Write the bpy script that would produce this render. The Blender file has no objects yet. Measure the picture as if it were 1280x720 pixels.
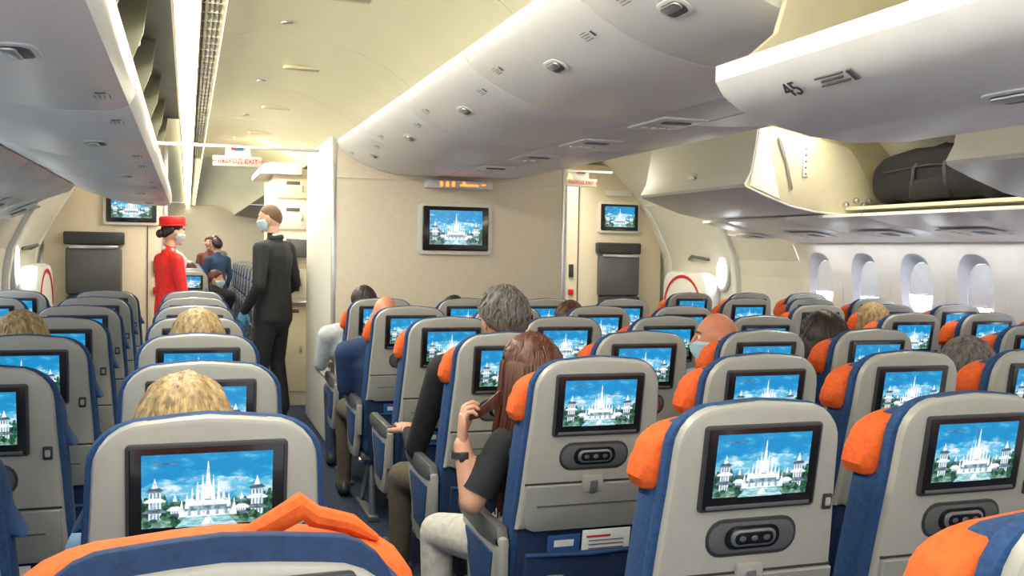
import bpy, bmesh, math, random
import numpy as np
from mathutils import Vector, Matrix, noise
random.seed(7)
sc=bpy.context.scene
HC=1.44; CX=1.865
V=Vector
# ---------------------------------------------------------------- materials
MATS={}
def pm(name,col,rough=.5,metal=0,var=.05,scale=18,bump=0,emis=None,es=0,stretch=(1,1,1),coat=0,detail=3):
    if name in MATS: return MATS[name]
    m=bpy.data.materials.new(name); m.use_nodes=True; nt=m.node_tree; b=nt.nodes['Principled BSDF']
    tc=nt.nodes.new('ShaderNodeTexCoord'); mp=nt.nodes.new('ShaderNodeMapping'); mp.inputs['Scale'].default_value=stretch
    nz=nt.nodes.new('ShaderNodeTexNoise'); nz.inputs['Scale'].default_value=scale; nz.inputs['Detail'].default_value=detail
    nt.links.new(tc.outputs['Object'],mp.inputs[0]); nt.links.new(mp.outputs[0],nz.inputs['Vector'])
    cr=nt.nodes.new('ShaderNodeValToRGB')
    cr.color_ramp.elements[0].position=.3; cr.color_ramp.elements[1].position=.7
    c0=[max(0,c*(1-var)) for c in col]; c1=[min(1,c*(1+var)) for c in col]
    cr.color_ramp.elements[0].color=(*c0,1); cr.color_ramp.elements[1].color=(*c1,1)
    nt.links.new(nz.outputs['Fac'],cr.inputs[0]); nt.links.new(cr.outputs[0],b.inputs['Base Color'])
    b.inputs['Roughness'].default_value=rough; b.inputs['Metallic'].default_value=metal
    if coat: b.inputs['Coat Weight'].default_value=coat
    if bump:
        bp=nt.nodes.new('ShaderNodeBump'); bp.inputs['Strength'].default_value=bump; bp.inputs['Distance'].default_value=.01
        nt.links.new(nz.outputs['Fac'],bp.inputs['Height']); nt.links.new(bp.outputs[0],b.inputs['Normal'])
    if emis:
        b.inputs['Emission Color'].default_value=(*emis,1); b.inputs['Emission Strength'].default_value=es
    MATS[name]=m; return m
def em(name,col,s): return pm(name,tuple(c*.3 for c in col),.4,emis=col,es=s)
def scrm(name,stops,scale,stretch=(1,1,1),s=1.0,detail=4):
    m=bpy.data.materials.new(name); m.use_nodes=True; nt=m.node_tree; b=nt.nodes['Principled BSDF']
    b.inputs['Base Color'].default_value=(.02,.02,.02,1); b.inputs['Roughness'].default_value=.15
    tc=nt.nodes.new('ShaderNodeTexCoord'); mp=nt.nodes.new('ShaderNodeMapping'); mp.inputs['Scale'].default_value=stretch
    nz=nt.nodes.new('ShaderNodeTexNoise'); nz.inputs['Scale'].default_value=scale; nz.inputs['Detail'].default_value=detail; nz.inputs['Roughness'].default_value=.6
    nt.links.new(tc.outputs['Object'],mp.inputs[0]); nt.links.new(mp.outputs[0],nz.inputs['Vector'])
    cr=nt.nodes.new('ShaderNodeValToRGB'); els=cr.color_ramp.elements
    while len(els)<len(stops): els.new(.5)
    for e,(p,c) in zip(els,stops): e.position=p; e.color=(*c,1)
    nt.links.new(nz.outputs['Fac'],cr.inputs[0]); nt.links.new(cr.outputs[0],b.inputs['Emission Color']); b.inputs['Emission Strength'].default_value=s
    return m
M_white=pm('bin_white',(.86,.865,.85),.35,var=.012)
M_white2=pm('panel_white',(.76,.78,.77),.4,var=.02)
M_cream=pm('cream_panel',(.74,.68,.49),.45,var=.03)
M_ceil=pm('ceiling_cream',(.85,.81,.58),.5,var=.02,scale=3)
M_wall=pm('sidewall',(.79,.77,.69),.5,var=.03,scale=5)
M_reveal=pm('window_reveal',(.64,.68,.75),.45,var=.02)
M_part=pm('partition_laminate',(.76,.68,.54),.45,var=.03,scale=30)
M_side=pm('partition_side',(.76,.75,.68),.4,var=.02)
M_carpet=pm('carpet_blue',(.010,.022,.055),.95,var=.6,scale=60,bump=.3)
M_grey=pm('seat_shell_grey',(.37,.37,.34),.38,var=.03,scale=40,coat=.1)
M_grey2=pm('seat_tray_grey',(.31,.32,.305),.4,var=.03)
M_blue=pm('seat_fabric_blue',(.012,.055,.17),.85,var=.25,scale=120,bump=.2)
M_navy=pm('pocket_navy',(.009,.032,.10),.8,var=.2,scale=90)
M_orange=pm('headrest_orange',(.72,.11,.012),.8,var=.15,scale=70,bump=.2)
M_black=pm('bezel_black',(.010,.010,.012),.22,var=.05,coat=.2)
M_dark=pm('dark_plastic',(.035,.038,.042),.4)
M_dgrey=pm('mid_grey_plastic',(.10,.105,.11),.45)
M_metal=pm('brushed_metal',(.6,.61,.62),.3,metal=.9,stretch=(1,12,1))
M_gap=pm('gap_dark',(.03,.03,.03),.8)
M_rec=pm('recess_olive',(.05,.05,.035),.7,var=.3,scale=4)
M_red=pm('sign_red',(.62,.015,.015),.5)
M_redl=pm('sign_red_lit',(.6,.01,.01),.5,emis=(.8,.01,.01),es=.25)
M_paper=pm('card_white',(.74,.77,.79),.5)
M_pblue=pm('card_blue',(.03,.09,.3),.4)
M_light=em('light_strip',(1,.98,.85),5.0)
M_glow=em('pane_daylight',(.88,.95,1),14)
M_amber=em('amber_sign',(1,.24,.03),2.4)
M_shade=pm('window_shade',(.70,.72,.75),.6)
M_bagm=pm('bag_black',(.004,.004,.005),.85,var=.3,scale=50,bump=.3)
sk=(.008,.30,.66); cl=(.55,.82,.94)
S_sky=scrm('scr_sky',[(.50,sk),(.62,(.05,.44,.77)),(.76,cl)],22,(1,1,2.2),.95); S_sky2=scrm('scr_sky_low',[(.42,(.03,.40,.72)),(.54,(.18,.60,.84)),(.66,(.75,.92,1))],26,(1,1,2.0),.95)
S_cl=scrm('scr_cloud',[(.44,(.14,.56,.82)),(.60,(.80,.94,1))],40,(1,1,1.6))
S_gr=scrm('scr_ground',[(.4,(.06,.20,.15)),(.55,(.24,.44,.36)),(.70,(.70,.82,.76))],70,(1,1,3),.85); S_tr=scrm('scr_tree',[(.40,(.003,.035,.022)),(.52,(.025,.15,.07)),(.68,(.16,.36,.22))],130,(1,1,1),.9)
S_w=scrm('scr_temple',[(.32,(.38,.54,.64)),(.48,(.94,.98,1))],150,(1,1,.7),1.1)
S_rf=scrm('scr_roof',[(.4,(.06,.11,.16)),(.6,(.24,.33,.38))],90,(1,1,3),.9); S_pd=scrm('scr_pond',[(.4,(.16,.52,.60)),(.6,(.62,.88,.92))],60,(1,1,4),.95); S_b=scrm('scr_shadow',[(.4,(.10,.22,.30)),(.6,(.46,.60,.70))],140,(1,1,.6),.95)
# ---------------------------------------------------------------- builder
class MB:
    def __init__(s): s.v=[];s.f=[];s.m=[];s.mats=[]
    def mi(s,mat):
        if mat not in s.mats: s.mats.append(mat)
        return s.mats.index(mat)
    def add(s,vs,fs,mat,M=None):
        o=len(s.v); k=s.mi(mat)
        for p in vs:
            p=V(p); s.v.append(tuple(M@p) if M else tuple(p))
        for f in fs: s.f.append([i+o for i in f]); s.m.append(k)
    def box(s,c,sz,mat,bev=0,M=None,seg=2):
        bm=bmesh.new(); bmesh.ops.create_cube(bm,size=1)
        for v in bm.verts: v.co=V((v.co.x*sz[0]+c[0],v.co.y*sz[1]+c[1],v.co.z*sz[2]+c[2]))
        if bev: bmesh.ops.bevel(bm,geom=bm.edges[:],offset=bev,segments=seg,affect='EDGES',profile=.5)
        bm.verts.index_update(); s.add([v.co for v in bm.verts],[[v.index for v in f.verts] for f in bm.faces],mat,M); bm.free()
    def rings(s,rs,mat,cap=True,M=None):
        n=len(rs[0]); vs=[p for r in rs for p in r]; fs=[]
        for k in range(len(rs)-1):
            for i in range(n):
                j=(i+1)%n; fs.append([k*n+i,k*n+j,(k+1)*n+j,(k+1)*n+i])
        if cap: fs.append(list(range(n))[::-1]); fs.append([(len(rs)-1)*n+i for i in range(n)])
        s.add(vs,fs,mat,M)
    def prism(s,ol,d0,d1,mat,bev=0,mp='xz',M=None,bev2=None,soft=False):
        f={'xz':lambda a,b,d:(a,d,b),'xy':lambda a,b,d:(a,b,d),'yz':lambda a,b,d:(d,a,b)}[mp]
        def ins(t):
            n=len(ol); out=[]; area=sum(ol[i][0]*ol[(i+1)%n][1]-ol[(i+1)%n][0]*ol[i][1] for i in range(n)); sg=1 if area>0 else -1
            for i in range(n):
                a=V(ol[i-1]);b=V(ol[i]);c=V(ol[(i+1)%n]); e1=(b-a);e2=(c-b)
                n1=V((-e1.y,e1.x));n2=V((-e2.y,e2.x))
                nn=(n1.normalized() if n1.length>1e-9 else V((0,0)))+(n2.normalized() if n2.length>1e-9 else V((0,0)))
                if nn.length>1e-6: nn.normalize()
                out.append(b+nn*t*sg)
            return out
        st=((1,0),(.3,.3),(0,1)) if not soft else ((1,0),(.62,.08),(.29,.29),(.08,.62),(0,1))
        b2=bev if bev2 is None else bev2
        sgn=1 if d1>d0 else -1; rs=[]
        if bev:
            for t,e in st: rs.append([f(p[0],p[1],d0+sgn*bev*e) for p in ins(bev*t)])
        else: rs.append([f(p[0],p[1],d0) for p in ol])
        if b2:
            for t,e in st[::-1]: rs.append([f(p[0],p[1],d1-sgn*b2*e) for p in ins(b2*t)])
        else: rs.append([f(p[0],p[1],d1) for p in ol])
        s.rings(rs,mat,True,M)
    def tube(s,path,rad,mat,n=12,side=None,M=None,cap=True):
        path=[V(p) for p in path]; N=len(path); rs=[]; a=None
        rr=[(r,r) if not isinstance(r,(tuple,list)) else r for r in rad]
        T=[]
        for i in range(N):
            t=(path[min(i+1,N-1)]-path[max(i-1,0)]); T.append(t.normalized() if t.length>1e-9 else V((0,0,1)))
        for i in range(N):
            t=T[i]
            if side is not None: a=V(side)
            elif a is None: a=V((1,0,0)) if abs(t.x)<.8 else V((0,1,0))
            a=(a-t*a.dot(t)); a.normalize(); b=t.cross(a)
            def ring(c,k): return [tuple(c+a*(rr[i][0]*k*math.cos(2*math.pi*j/n))+b*(rr[i][1]*k*math.sin(2*math.pi*j/n))) for j in range(n)]
            m=min(rr[i])
            if i==0 and cap:
                rs.append(ring(path[0]-t*m*.85,.35)); rs.append(ring(path[0]-t*m*.55,.8))
            rs.append(ring(path[i],1))
            if i==N-1 and cap:
                rs.append(ring(path[i]+t*m*.55,.8)); rs.append(ring(path[i]+t*m*.85,.35))
        s.rings(rs,mat,True,M)
    def sph(s,c,r,mat,n=16,M=None,fn=None):
        if not isinstance(r,(tuple,list)): r=(r,r,r)
        vs=[];fs=[]; la=max(6,n*2//3)
        for i in range(la+1):
            th=math.pi*i/la
            for j in range(n):
                ph=2*math.pi*j/n; d=(math.sin(th)*math.cos(ph),math.sin(th)*math.sin(ph),math.cos(th))
                p=(d[0]*r[0],d[1]*r[1],d[2]*r[2]) if fn is None else fn(d)
                vs.append((p[0]+c[0],p[1]+c[1],p[2]+c[2]))
        for i in range(la):
            for j in range(n):
                k=(j+1)%n; fs.append([i*n+j,(i+1)*n+j,(i+1)*n+k,i*n+k])
        s.add(vs,fs,mat,M)
    def mesh(s,name,ang=35):
        me=bpy.data.meshes.new(name); me.from_pydata(s.v,[],s.f)
        for m in s.mats: me.materials.append(m)
        me.polygons.foreach_set('material_index',s.m); me.validate()
        me.polygons.foreach_set('use_smooth',[True]*len(me.polygons))
        bm=bmesh.new(); bm.from_mesh(me)
        bmesh.ops.recalc_face_normals(bm,faces=bm.faces); bm.to_mesh(me); bm.free()
        me.set_sharp_from_angle(angle=math.radians(ang)); return me
    def obj(s,name,ang=35,loc=(0,0,0)):
        o=bpy.data.objects.new(name,s.mesh(name,ang)); o.location=loc; sc.collection.objects.link(o); return o
def rrect(w,h,r,cx=0,cy=0,n=5):
    out=[]
    for (sx,sy,a0) in ((1,1,0),(-1,1,90),(-1,-1,180),(1,-1,270)):
        for k in range(n+1):
            a=math.radians(a0+90*k/n); out.append((cx+sx*(w/2-r)+r*math.cos(a),cy+sy*(h/2-r)+r*math.sin(a)))
    return out
def ell(cx,cy,rx,ry,n=12): return [(cx+rx*math.cos(2*math.pi*i/n),cy+ry*math.sin(2*math.pi*i/n)) for i in range(n)]
# ---------------------------------------------------------------- screen picture
def screen(mb,cx,cz,y,w,h,full=True):
    L=[0]
    def poly(ps,mat):
        L[0]+=1; yy=y-.00006*L[0]
        mb.add([(cx+max(-1,min(1,u))*w/2,yy,cz+(max(0,min(1,v))-.5)*h) for u,v in ps],[list(range(len(ps)))],mat)
    R=lambda u0,v0,u1,v1:[(u0,v0),(u1,v0),(u1,v1),(u0,v1)]
    poly(R(-1,0,1,1),S_sky); poly([(-1,.2),(1,.2),(1,.66),(.6,.58),(.2,.68),(-.3,.60),(-.7,.68),(-1,.56)],S_sky2)
    for (u,v,a,b) in ((-.45,.52,.3,.06),(.4,.60,.32,.06),(.05,.5,.4,.08)):
        poly(ell(u,v,a,b,14),S_cl)
    poly(R(-1,0,1,.24),S_gr)
    rnd=random.Random(3)
    for k in range(40):
        u=-1+k*.0515+rnd.uniform(-.03,.03)
        if abs(u)<.2: continue
        hh=rnd.uniform(.08,.20)*(1.3 if abs(u)>.55 else .9)
        poly([(u+(.055+.02*rnd.random())*math.cos(a)*rnd.uniform(.8,1.2),.23+rnd.uniform(-.02,.02)+hh*math.sin(a)*(1 if math.sin(a)>0 else .5)) for a in [i*math.pi/4.5 for i in range(9)]],S_tr)
    for s,u0,hh in ((-1,-.8,.64),(1,.76,.62),(-1,-.5,.42),(1,.52,.40)):
        k=1 if hh>.5 else .7
        poly(R(u0-.10*k,.12,u0+.10*k,hh-.14),S_b)
        for q in range(4): poly(R(u0-.09*k+q*.052*k,.12,u0-.07*k+q*.052*k,hh-.15),S_w)
        for zz,ww in ((.34,.17),(.57,.15),(.80,.11)): poly([(u0-ww*k,hh*zz-.01),(u0-ww*k-.02,hh*zz+.01),(u0-ww*.5*k,hh*zz+.05),(u0+ww*.5*k,hh*zz+.05),(u0+ww*k+.02,hh*zz+.01),(u0+ww*k,hh*zz-.01)],S_rf if zz!=.57 else S_w)
        poly([(u0-.05*k,hh*.86),(u0+.05*k,hh*.86),(u0,hh+.05)],S_w)
    for k in range(16):
        u=rnd.choice((-1,1))*rnd.uniform(.42,1.0); poly(ell(u,rnd.uniform(.06,.16),rnd.uniform(.04,.09),rnd.uniform(.03,.07),9),S_tr)
    poly([(-.50,.0),(.46,.0),(.3,.15),(-.32,.15)],S_pd)
    poly(R(-.44,.14,.44,.24),S_w); poly(R(-.36,.22,.36,.31),S_b); poly(R(-.30,.29,.30,.38),S_w); poly(R(-.2,.36,.2,.44),S_b)
    for i in range(11):
        u0=-.40+.08*i; a=abs(u0); b=.22+(.4-a)*.45; t=.32+(.45-a)*1.05
        poly([(u0-.034,b),(u0+.034,b),(u0+.022,b+(t-b)*.4),(u0+.004,t),(u0-.004,t),(u0-.022,b+(t-b)*.4)],S_w)
    poly([(-.10,.38),(.10,.38),(.06,.55),(.03,.62),(-.03,.62),(-.06,.55)],S_w); poly([(-.038,.6),(.038,.6),(.006,.90),(-.006,.90)],S_w)
    for u0 in (-.28,-.14,0,.14,.28): poly(R(u0-.022,.16,u0+.022,.23),S_b)
    poly([(-.10,.03),(.10,.03),(.03,.13),(-.03,.13)],S_w)
    poly(R(-.85,.88,-.45,.90),S_rf)
# ---------------------------------------------------------------- seat
def back_outline(z0,off=0,ztop=1.15,wt=.188,wb=.216):
    right=[(wb+off,z0)]
    for z in (.5,.62,.74,.86,.98):
        if z>z0+.02: right.append((wb-.003+(wt-wb)*max(0,(z-.62)/.44)**1.4+off,z))
    for k in range(0,7):
        a=math.radians(90*k/6); right.append((.10+(wt-.10+off)*math.cos(a),ztop-.093+.085*math.sin(a)))
    right.append((.05,ztop-.003)); right.append((0,ztop))
    left=[(-x,z) for x,z in right[:-1]][::-1]
    return right+left
def cover_outline(ztop,off):
    r=[(.150,.950),(.185,.952),(.206+off*.5,.962),(.207+off,.985),(.202+off,1.02)]
    for k in range(0,7):
        a=math.radians(90*k/6); r.append((.10+(.094+off)*math.cos(a),ztop-.075+.067*math.sin(a)))
    r+=[(.05,ztop-.003),(0,ztop)]
    return r+[(-x,z) for x,z in r[:-1]][::-1]
def make_seat(name,orange,cards=True,otop=1.112,dt=0.0,knot=False):
    mb=MB()
    mb.prism(back_outline(.42,.012,1.153+dt),.022,.055,M_blue,.012)
    mb.prism(back_outline(.42,.012,1.118+dt),.045,.135,M_blue,.02)
    if orange: mb.prism(cover_outline(otop,.022),.052,.160,M_orange,.030,soft=True)
    else: mb.prism(back_outline(.93,.013,1.11),.07,.155,M_blue,.02)
    if knot:
        zt=otop-.006
        mb.tube([(.02,.10,zt),(.05,.09,zt+.012),(.085,.085,zt+.034),(.10,.09,zt+.020),(.14,.09,zt+.008),(.17,.095,zt-.012)],[(.006,.02),(.014,.016),(.017,.012),(.013,.016),(.012,.014),(.005,.01)],M_orange,10,side=(0,0,1))
    mb.prism(back_outline(.655,0,1.15+dt*1.3),0,.034,M_grey,.013,bev2=0)
    mb.prism(back_outline(.30,-.006),.012,.03,M_navy,.004)
    mb.prism(rrect(.268,.178,.008,0,1.016),.004,-.010,M_dark,.002,bev2=.003)
    mb.prism(rrect(.256,.166,.004,0,1.016),-.008,-.0112,M_black,.001)
    mb.box((0,-.0115,.936),(.24,.003,.008),M_dgrey,.001)
    screen(mb,0,1.022,-.0116,.216,.130)
    mb.prism(rrect(.212,.082,.038,0,.866),.003,-.003,M_dark,.002,bev2=.003)
    mb.prism(rrect(.20,.066,.032,0,.866),-.001,-.0036,M_dgrey,.001)
    mb.prism(rrect(.128,.050,.024,0,.866),-.002,-.007,M_black,.002)
    mb.prism(rrect(.104,.036,.017,0,.866),-.004,-.013,M_metal,.003)
    mb.prism(rrect(.090,.026,.012,0,.866),-.010,-.0145,M_black,.002)
    for dx in (-.028,.0,.028): mb.prism(ell(dx,.866,.008,.006),-.012,-.0155,M_metal if dx==0 else M_dgrey,.0005)
    mb.prism(rrect(.022,.034,.004,.173,.93),.003,-.004,M_dark,.001); mb.prism(rrect(.012,.018,.003,.173,.93),-.002,-.007,M_grey,.001)
    mb.prism(rrect(.405,.006,.002,0,.789),.002,-.0008,M_gap)
    tr=[(-.2,.785),(.2,.785),(.203,.69),(.192,.66),(.17,.65),(-.17,.65),(-.192,.66),(-.203,.69)]
    mb.prism(tr,.004,-.010,M_grey2,.004)
    mb.prism(rrect(.062,.05,.008,0,.785),.0,-.013,M_grey,.003); mb.prism(rrect(.024,.040,.006,0,.778),-.008,-.019,M_metal,.003)
    mb.box((0,-.011,.725),(.33,.002,.004),M_dgrey)
    mb.prism([(-.19,.585),(.19,.585),(.2,.38),(.18,.34),(-.18,.34),(-.2,.38)],.012,-.030,M_navy,.010)
    mb.tube([(-.19,-.028,.585),(0,-.036,.58),(.19,-.028,.585)],[.006]*3,M_blue)
    if cards:
        mb.box((-.075,-.008,.59),(.10,.004,.09),M_pblue,.001); mb.box((-.075,-.0107,.610),(.06,.001,.020),M_paper)
        mb.box((.055,-.012,.59),(.15,.004,.11),M_paper,.001); mb.box((.03,-.0146,.625),(.075,.001,.006),M_red)
        for k in range(3): mb.box((.055,-.0146,.612-k*.012),(.11,.001,.003),M_dgrey)
    for i in range(len(mb.v)):
        x,y,z=mb.v[i]; mb.v[i]=(x,y+(1.15-z)*.16,z)
    mb.box((0,.37,.415),(.44,.50,.11),M_blue,.035,seg=3)
    mb.box((0,.37,.345),(.45,.46,.04),M_dgrey,.01)
    mb.box((0,.60,.36),(.42,.05,.10),M_blue,.02)
    for x in (-.16,.16):
        mb.tube([(x,.22,.33),(x,.17,.03)],[.018,.018],M_metal,8); mb.tube([(x,.22,.33),(x,.52,.03)],[.016,.016],M_metal,8)
        mb.box((x,.35,.015),(.05,.45,.03),M_dgrey,.006)
    mb.tube([(-.22,.22,.32),(.22,.22,.32)],[.02,.02],M_metal,8); mb.tube([(-.22,.50,.32),(.22,.50,.32)],[.02,.02],M_metal,8)
    mb.box((.02,.40,.22),(.22,.2,.13),M_dark,.015)
    for s in (-1,1):
        x0=s*.228; x1=s*.262
        arm=[(.10,.60),(.13,.655),(.5,.66),(.545,.645),(.55,.615),(.52,.598),(.3,.585)]
        mb.prism(arm,x0,x1,M_dgrey,.008,'yz')
        side=[(.11,.61),(.50,.615),(.50,.56),(.44,.46),(.42,.36),(.34,.33),(.2,.34),(.15,.42),(.13,.52)]
        mb.prism(side,x0+s*.004,x1-s*.004,M_grey,.006,'yz')
        ins=[(.17,.57),(.45,.575),(.44,.54),(.39,.45),(.37,.40),(.24,.39),(.2,.45)]
        mb.prism(ins,x1-s*.006,x1+s*.001,M_blue,.002,'yz')
        mb.box((s*.247,.12,.55),(.03,.05,.16),M_grey2,.01)
    return mb.mesh(name,32)
SEAT_O=make_seat('airplane_seat_mesh_cover',True); SEAT_B=make_seat('airplane_seat_mesh_plain',False); SEAT_N=make_seat('airplane_seat_mesh_cover_high',True,otop=1.128,dt=-.022,knot=True)
def seat(x,y,me):
    o=bpy.data.objects.new('airplane_seat',me); o.location=(x,y,0); sc.collection.objects.link(o); return o
XA,XB,XC=-1.025,-.495,.035; XD,XE,XF,XG=1.10,1.635,2.165,2.69; XH,XJ,XK=3.695,4.225,4.755
YL=[1.0]+[1.74+.823*k for k in range(0,7)]; YC=[1.68+.817*k for k in range(-1,6)]; YR=[6.70-.81*k for k in range(0,6)]
for k,y in enumerate(YL):
    for x in (XA,XB,XC): seat(x,y,SEAT_N if k==0 else SEAT_B)
for y in YC:
    for x in (XD,XE,XF,XG): seat(x,y,SEAT_O)
for y in YR:
    for x in (XH,XJ,XK): seat(x,y,SEAT_O)
for k in range(12):
    y=12.0+.85*k
    for x in (XA,XB,XC,XD,XE,XF,XG): seat(x,y,SEAT_B)
# ---------------------------------------------------------------- shell
prof=[(0,3.08),(.3,3.16),(.6,3.20),(.95,3.215),(1.25,3.20),(1.45,3.165),(1.56,3.10),(1.75,3.0),(2.1,2.78),(2.45,2.4)]
def wo(z):
    for i in range(len(prof)-1):
        if prof[i][0]<=z<=prof[i+1][0]:
            t=(z-prof[i][0])/(prof[i+1][0]-prof[i][0]); return prof[i][1]*(1-t)+prof[i+1][1]*t
    return prof[-1][1]
P=.568
wy=[6.98-P*k for k in range(0,15)][::-1]
wn=[0]
Y0=-1.6; Y1=24.0
def build_wall(side,name):
    mb=MB(); X=lambda z,d=0: CX+side*(wo(z)+d)
    def quad(y0,y1,z0,z1,mat=M_wall): mb.add([(X(z0),y0,z0),(X(z0),y1,z0),(X(z1),y1,z1),(X(z1),y0,z1)],[[0,1,2,3]],mat)
    zl=[0,.15,.3,.45,.6,.75,.93]; zu=[1.56,1.65,1.75,1.9,2.1,2.3,2.45]
    def strips(y0,y1,zs):
        for a,b in zip(zs[:-1],zs[1:]): quad(y0,y1,a,b)
    wys=wy+[10.4+P*k for k in range(0,24)]
    for yc in wys:
        y0,y1=yc-P/2,yc+P/2
        strips(y0,y1,zl); strips(y0,y1,zu)
        n=48; zc=1.235; outer=[];r1=[];r2=[];r3=[]
        rw=(.165,.245); ri=(.118,.180)
        for i in range(n):
            a=2*math.pi*(i+.5)/n; c,s_=math.cos(a),math.sin(a)
            k=1/max(abs(c)/(P/2),abs(s_)/((1.56-.93)/2)); oy,oz=yc+c*k,1.245+s_*k
            outer.append((oy,oz))
            def se(rx,rz,e=2.7):
                q=(abs(c/rx)**e+abs(s_/rz)**e)**(-1/e); return (yc+c*q,zc+s_*q)
            r1.append(se(*rw)); r2.append(se(rw[0]-.010,rw[1]-.010)); r3.append(se(*ri))
        for cy in (y0,y1):
            for cz in (.93,1.56):
                j=min(range(n),key=lambda i:(outer[i][0]-cy)**2+(outer[i][1]-cz)**2); outer[j]=(cy,cz)
        mid=[((a[0]*.5+b[0]*.5),(a[1]*.5+b[1]*.5)) for a,b in zip(outer,r1)]
        f=lambda p,d:(CX+side*(wo(p[1])+d),p[0],p[1])
        mb.rings([[f(p,0) for p in outer],[f(p,0) for p in mid],[f(p,0) for p in r1]],M_wall,cap=False)
        mb.rings([[f(p,0) for p in r1],[f(p,.010) for p in r2],[(CX+side*(3.236),p[0],p[1]) for p in r3],[(CX+side*(3.26),p[0],p[1]) for p in r3]],M_reveal,cap=False)
        mb.box((CX+side*(wo(1.2)-.001),y1,1.25),(.006,.006,.6),M_white2)
        wn[0]+=1; w=MB()
        ol=[(yc+(p[0]-yc)*.99,zc+(p[1]-zc)*.99) for p in r3]
        w.prism([(p[0],p[1]) for p in ol],CX+side*3.256,CX+side*3.26,M_glow,0,'yz')
        hgt=[.06,.12,.08,.10][wn[0]%4]; zb=zc-.180+hgt
        sh=[(yc-.114,zb),(yc+.114,zb)]+[(p[0],p[1]) for p in sorted([q for q in ol if q[1]>zb+.01],key=lambda q:math.atan2(q[1]-zb,q[0]-yc))]
        w.prism(sh,CX+side*3.244,CX+side*3.248,M_shade,0,'yz')
        w.box((CX+side*3.241,yc,zb+.008),(.01,.12,.012),M_white2,.003)
        w.obj('window_%d'%wn[0])
    ya=wy[-1]+P/2; yb=10.4-P/2
    for z in (zl,[.93,1.1,1.25,1.4,1.56],zu): strips(ya,yb,z)
    mb.box((CX+side*3.15,(wy[0]+ya)/2-.1,.30),(.03,ya-wy[0]+.3,.02),M_white2)
    return mb.obj(name,50)
build_wall(1,'wall_right'); build_wall(-1,'wall_left')
mb=MB(); mb.box((CX,(Y0+Y1)/2,-.03),(6.4,Y1-Y0,.06),M_carpet); mb.obj('floor')
def plate(mb,pts,th,y0,y1,mat,bev=0):
    n=len(pts); nr=[]
    for i in range(n):
        a=V(pts[max(i-1,0)]);b=V(pts[min(i+1,n-1)]); e=(b-a).normalized(); nr.append(V((-e.y,e.x)))
    ol=[tuple(p) for p in pts]+[tuple(V(pts[i])+nr[i]*th) for i in range(n-1,-1,-1)]
    mb.prism(ol,y0,y1,mat,bev)
def mir(pts,m): return [(2*CX-x,z) for x,z in pts] if m else pts
cp=[(1.02,2.19),(.97,2.24),(.88,2.30),(.76,2.355),(.62,2.395),(.48,2.415),(.34,2.415),(.22,2.40),(.14,2.375)]
mb=MB()
for m in (0,1):
    pts=mir(cp,m)
    y=Y0
    while y<Y1:
        y2=min(y+1.55,Y1); plate(mb,pts,(-.01 if not m else .01),y,y2-.008,M_ceil); y=y2
    X=lambda x: x if not m else 2*CX-x
    mb.box((X(.09),(Y0+Y1)/2,2.39),(.10,Y1-Y0,.01),M_cream)
    for x in (.055,.075,.095,.115):
        yy=Y0
        while yy<11: mb.box((X(x),yy+.07,2.382),(.008,.12,.006),M_gap); yy+=.16
    mb.box((X(-.01),(Y0+Y1)/2,2.40),(.09,Y1-Y0,.01),M_light)
    mb.box((X(.04),(Y0+Y1)/2,2.385),(.008,Y1-Y0,.03),M_cream)
    mb.box((X(-.06),(Y0+Y1)/2,2.38),(.012,Y1-Y0,.05),M_cream)
    for y in (2.2,3.75,5.3,6.85,8.4): 
        mb.prism(rrect(.30,.06,.028,X(.62),y),2.400,2.384,pm('ceiling_hatch',(.66,.62,.42),.5),.002,'xy')
        mb.prism(ell(X(.4),y+.6,.025,.025),2.416,2.408,M_metal,.002,'xy')
mb.box((CX,(Y0+Y1)/2,2.47),(6.0,Y1-Y0,.02),M_ceil)
mb.obj('ceiling',40)
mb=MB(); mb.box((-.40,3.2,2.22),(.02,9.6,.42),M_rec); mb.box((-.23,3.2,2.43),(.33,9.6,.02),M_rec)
for y in [.9,1.6,2.3,3.2,4.1,5.0,6.0,7.0,7.9]:
    pr=[(-.395,2.02),(-.30,2.05),(-.22,2.14),(-.17,2.27),(-.15,2.42),(-.395,2.42)]
    mb.prism(pr,y,y+.03,pm('rib_olive',(.14,.14,.09),.5),.004)
    mb.tube([(-.20,y+.1,2.40),(-.19,y+.1,2.30),(-.20,y+.25,2.27),(-.22,y+.3,2.36)],[.009]*4,M_white2,8)
mb.obj('bin_recess_frame')
# ---------------------------------------------------------------- bins
def latch(mb,p,ax,nrm):
    nrm=V(nrm).normalized(); yv=V((0,1,0)); xv=yv.cross(nrm).normalized()
    M=Matrix.Translation(V(p))@Matrix((xv,yv,nrm)).transposed().to_4x4()
    mb.prism(rrect(.070,.13,.033),-.002,.003,M_white2,.002,'xy',M)
    mb.prism(rrect(.050,.10,.024),.000,.0042,M_dgrey,.001,'xy',M)
    mb.prism(rrect(.028,.09,.013,.008,0),.002,.009,M_metal,.003,'xy',M)
def placard(mb,p,nrm):
    nrm=V(nrm).normalized(); yv=V((0,1,0)); xv=yv.cross(nrm).normalized()
    M=Matrix.Translation(V(p))@Matrix((xv,yv,nrm)).transposed().to_4x4()
    for k in range(4): mb.box((-.015+k*.010,0,.0015),(.0016,.055-.014*(k%2),.001),M_dgrey,0,M)
    mb.box((0,-.05,.0015),(.022,.012,.001),M_dgrey,0,M)
cb=[(1.0,2.20),(1.025,2.155),(1.07,2.115),(1.14,2.075),(1.22,2.04),(1.31,2.01),(1.42,1.99),(1.56,1.982),(1.73,1.98),(1.74,1.99),(1.74,2.42),(1.06,2.42),(1.0,2.30)]
js=[1.97,2.55,3.65,4.80,5.95,7.02]
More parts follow.
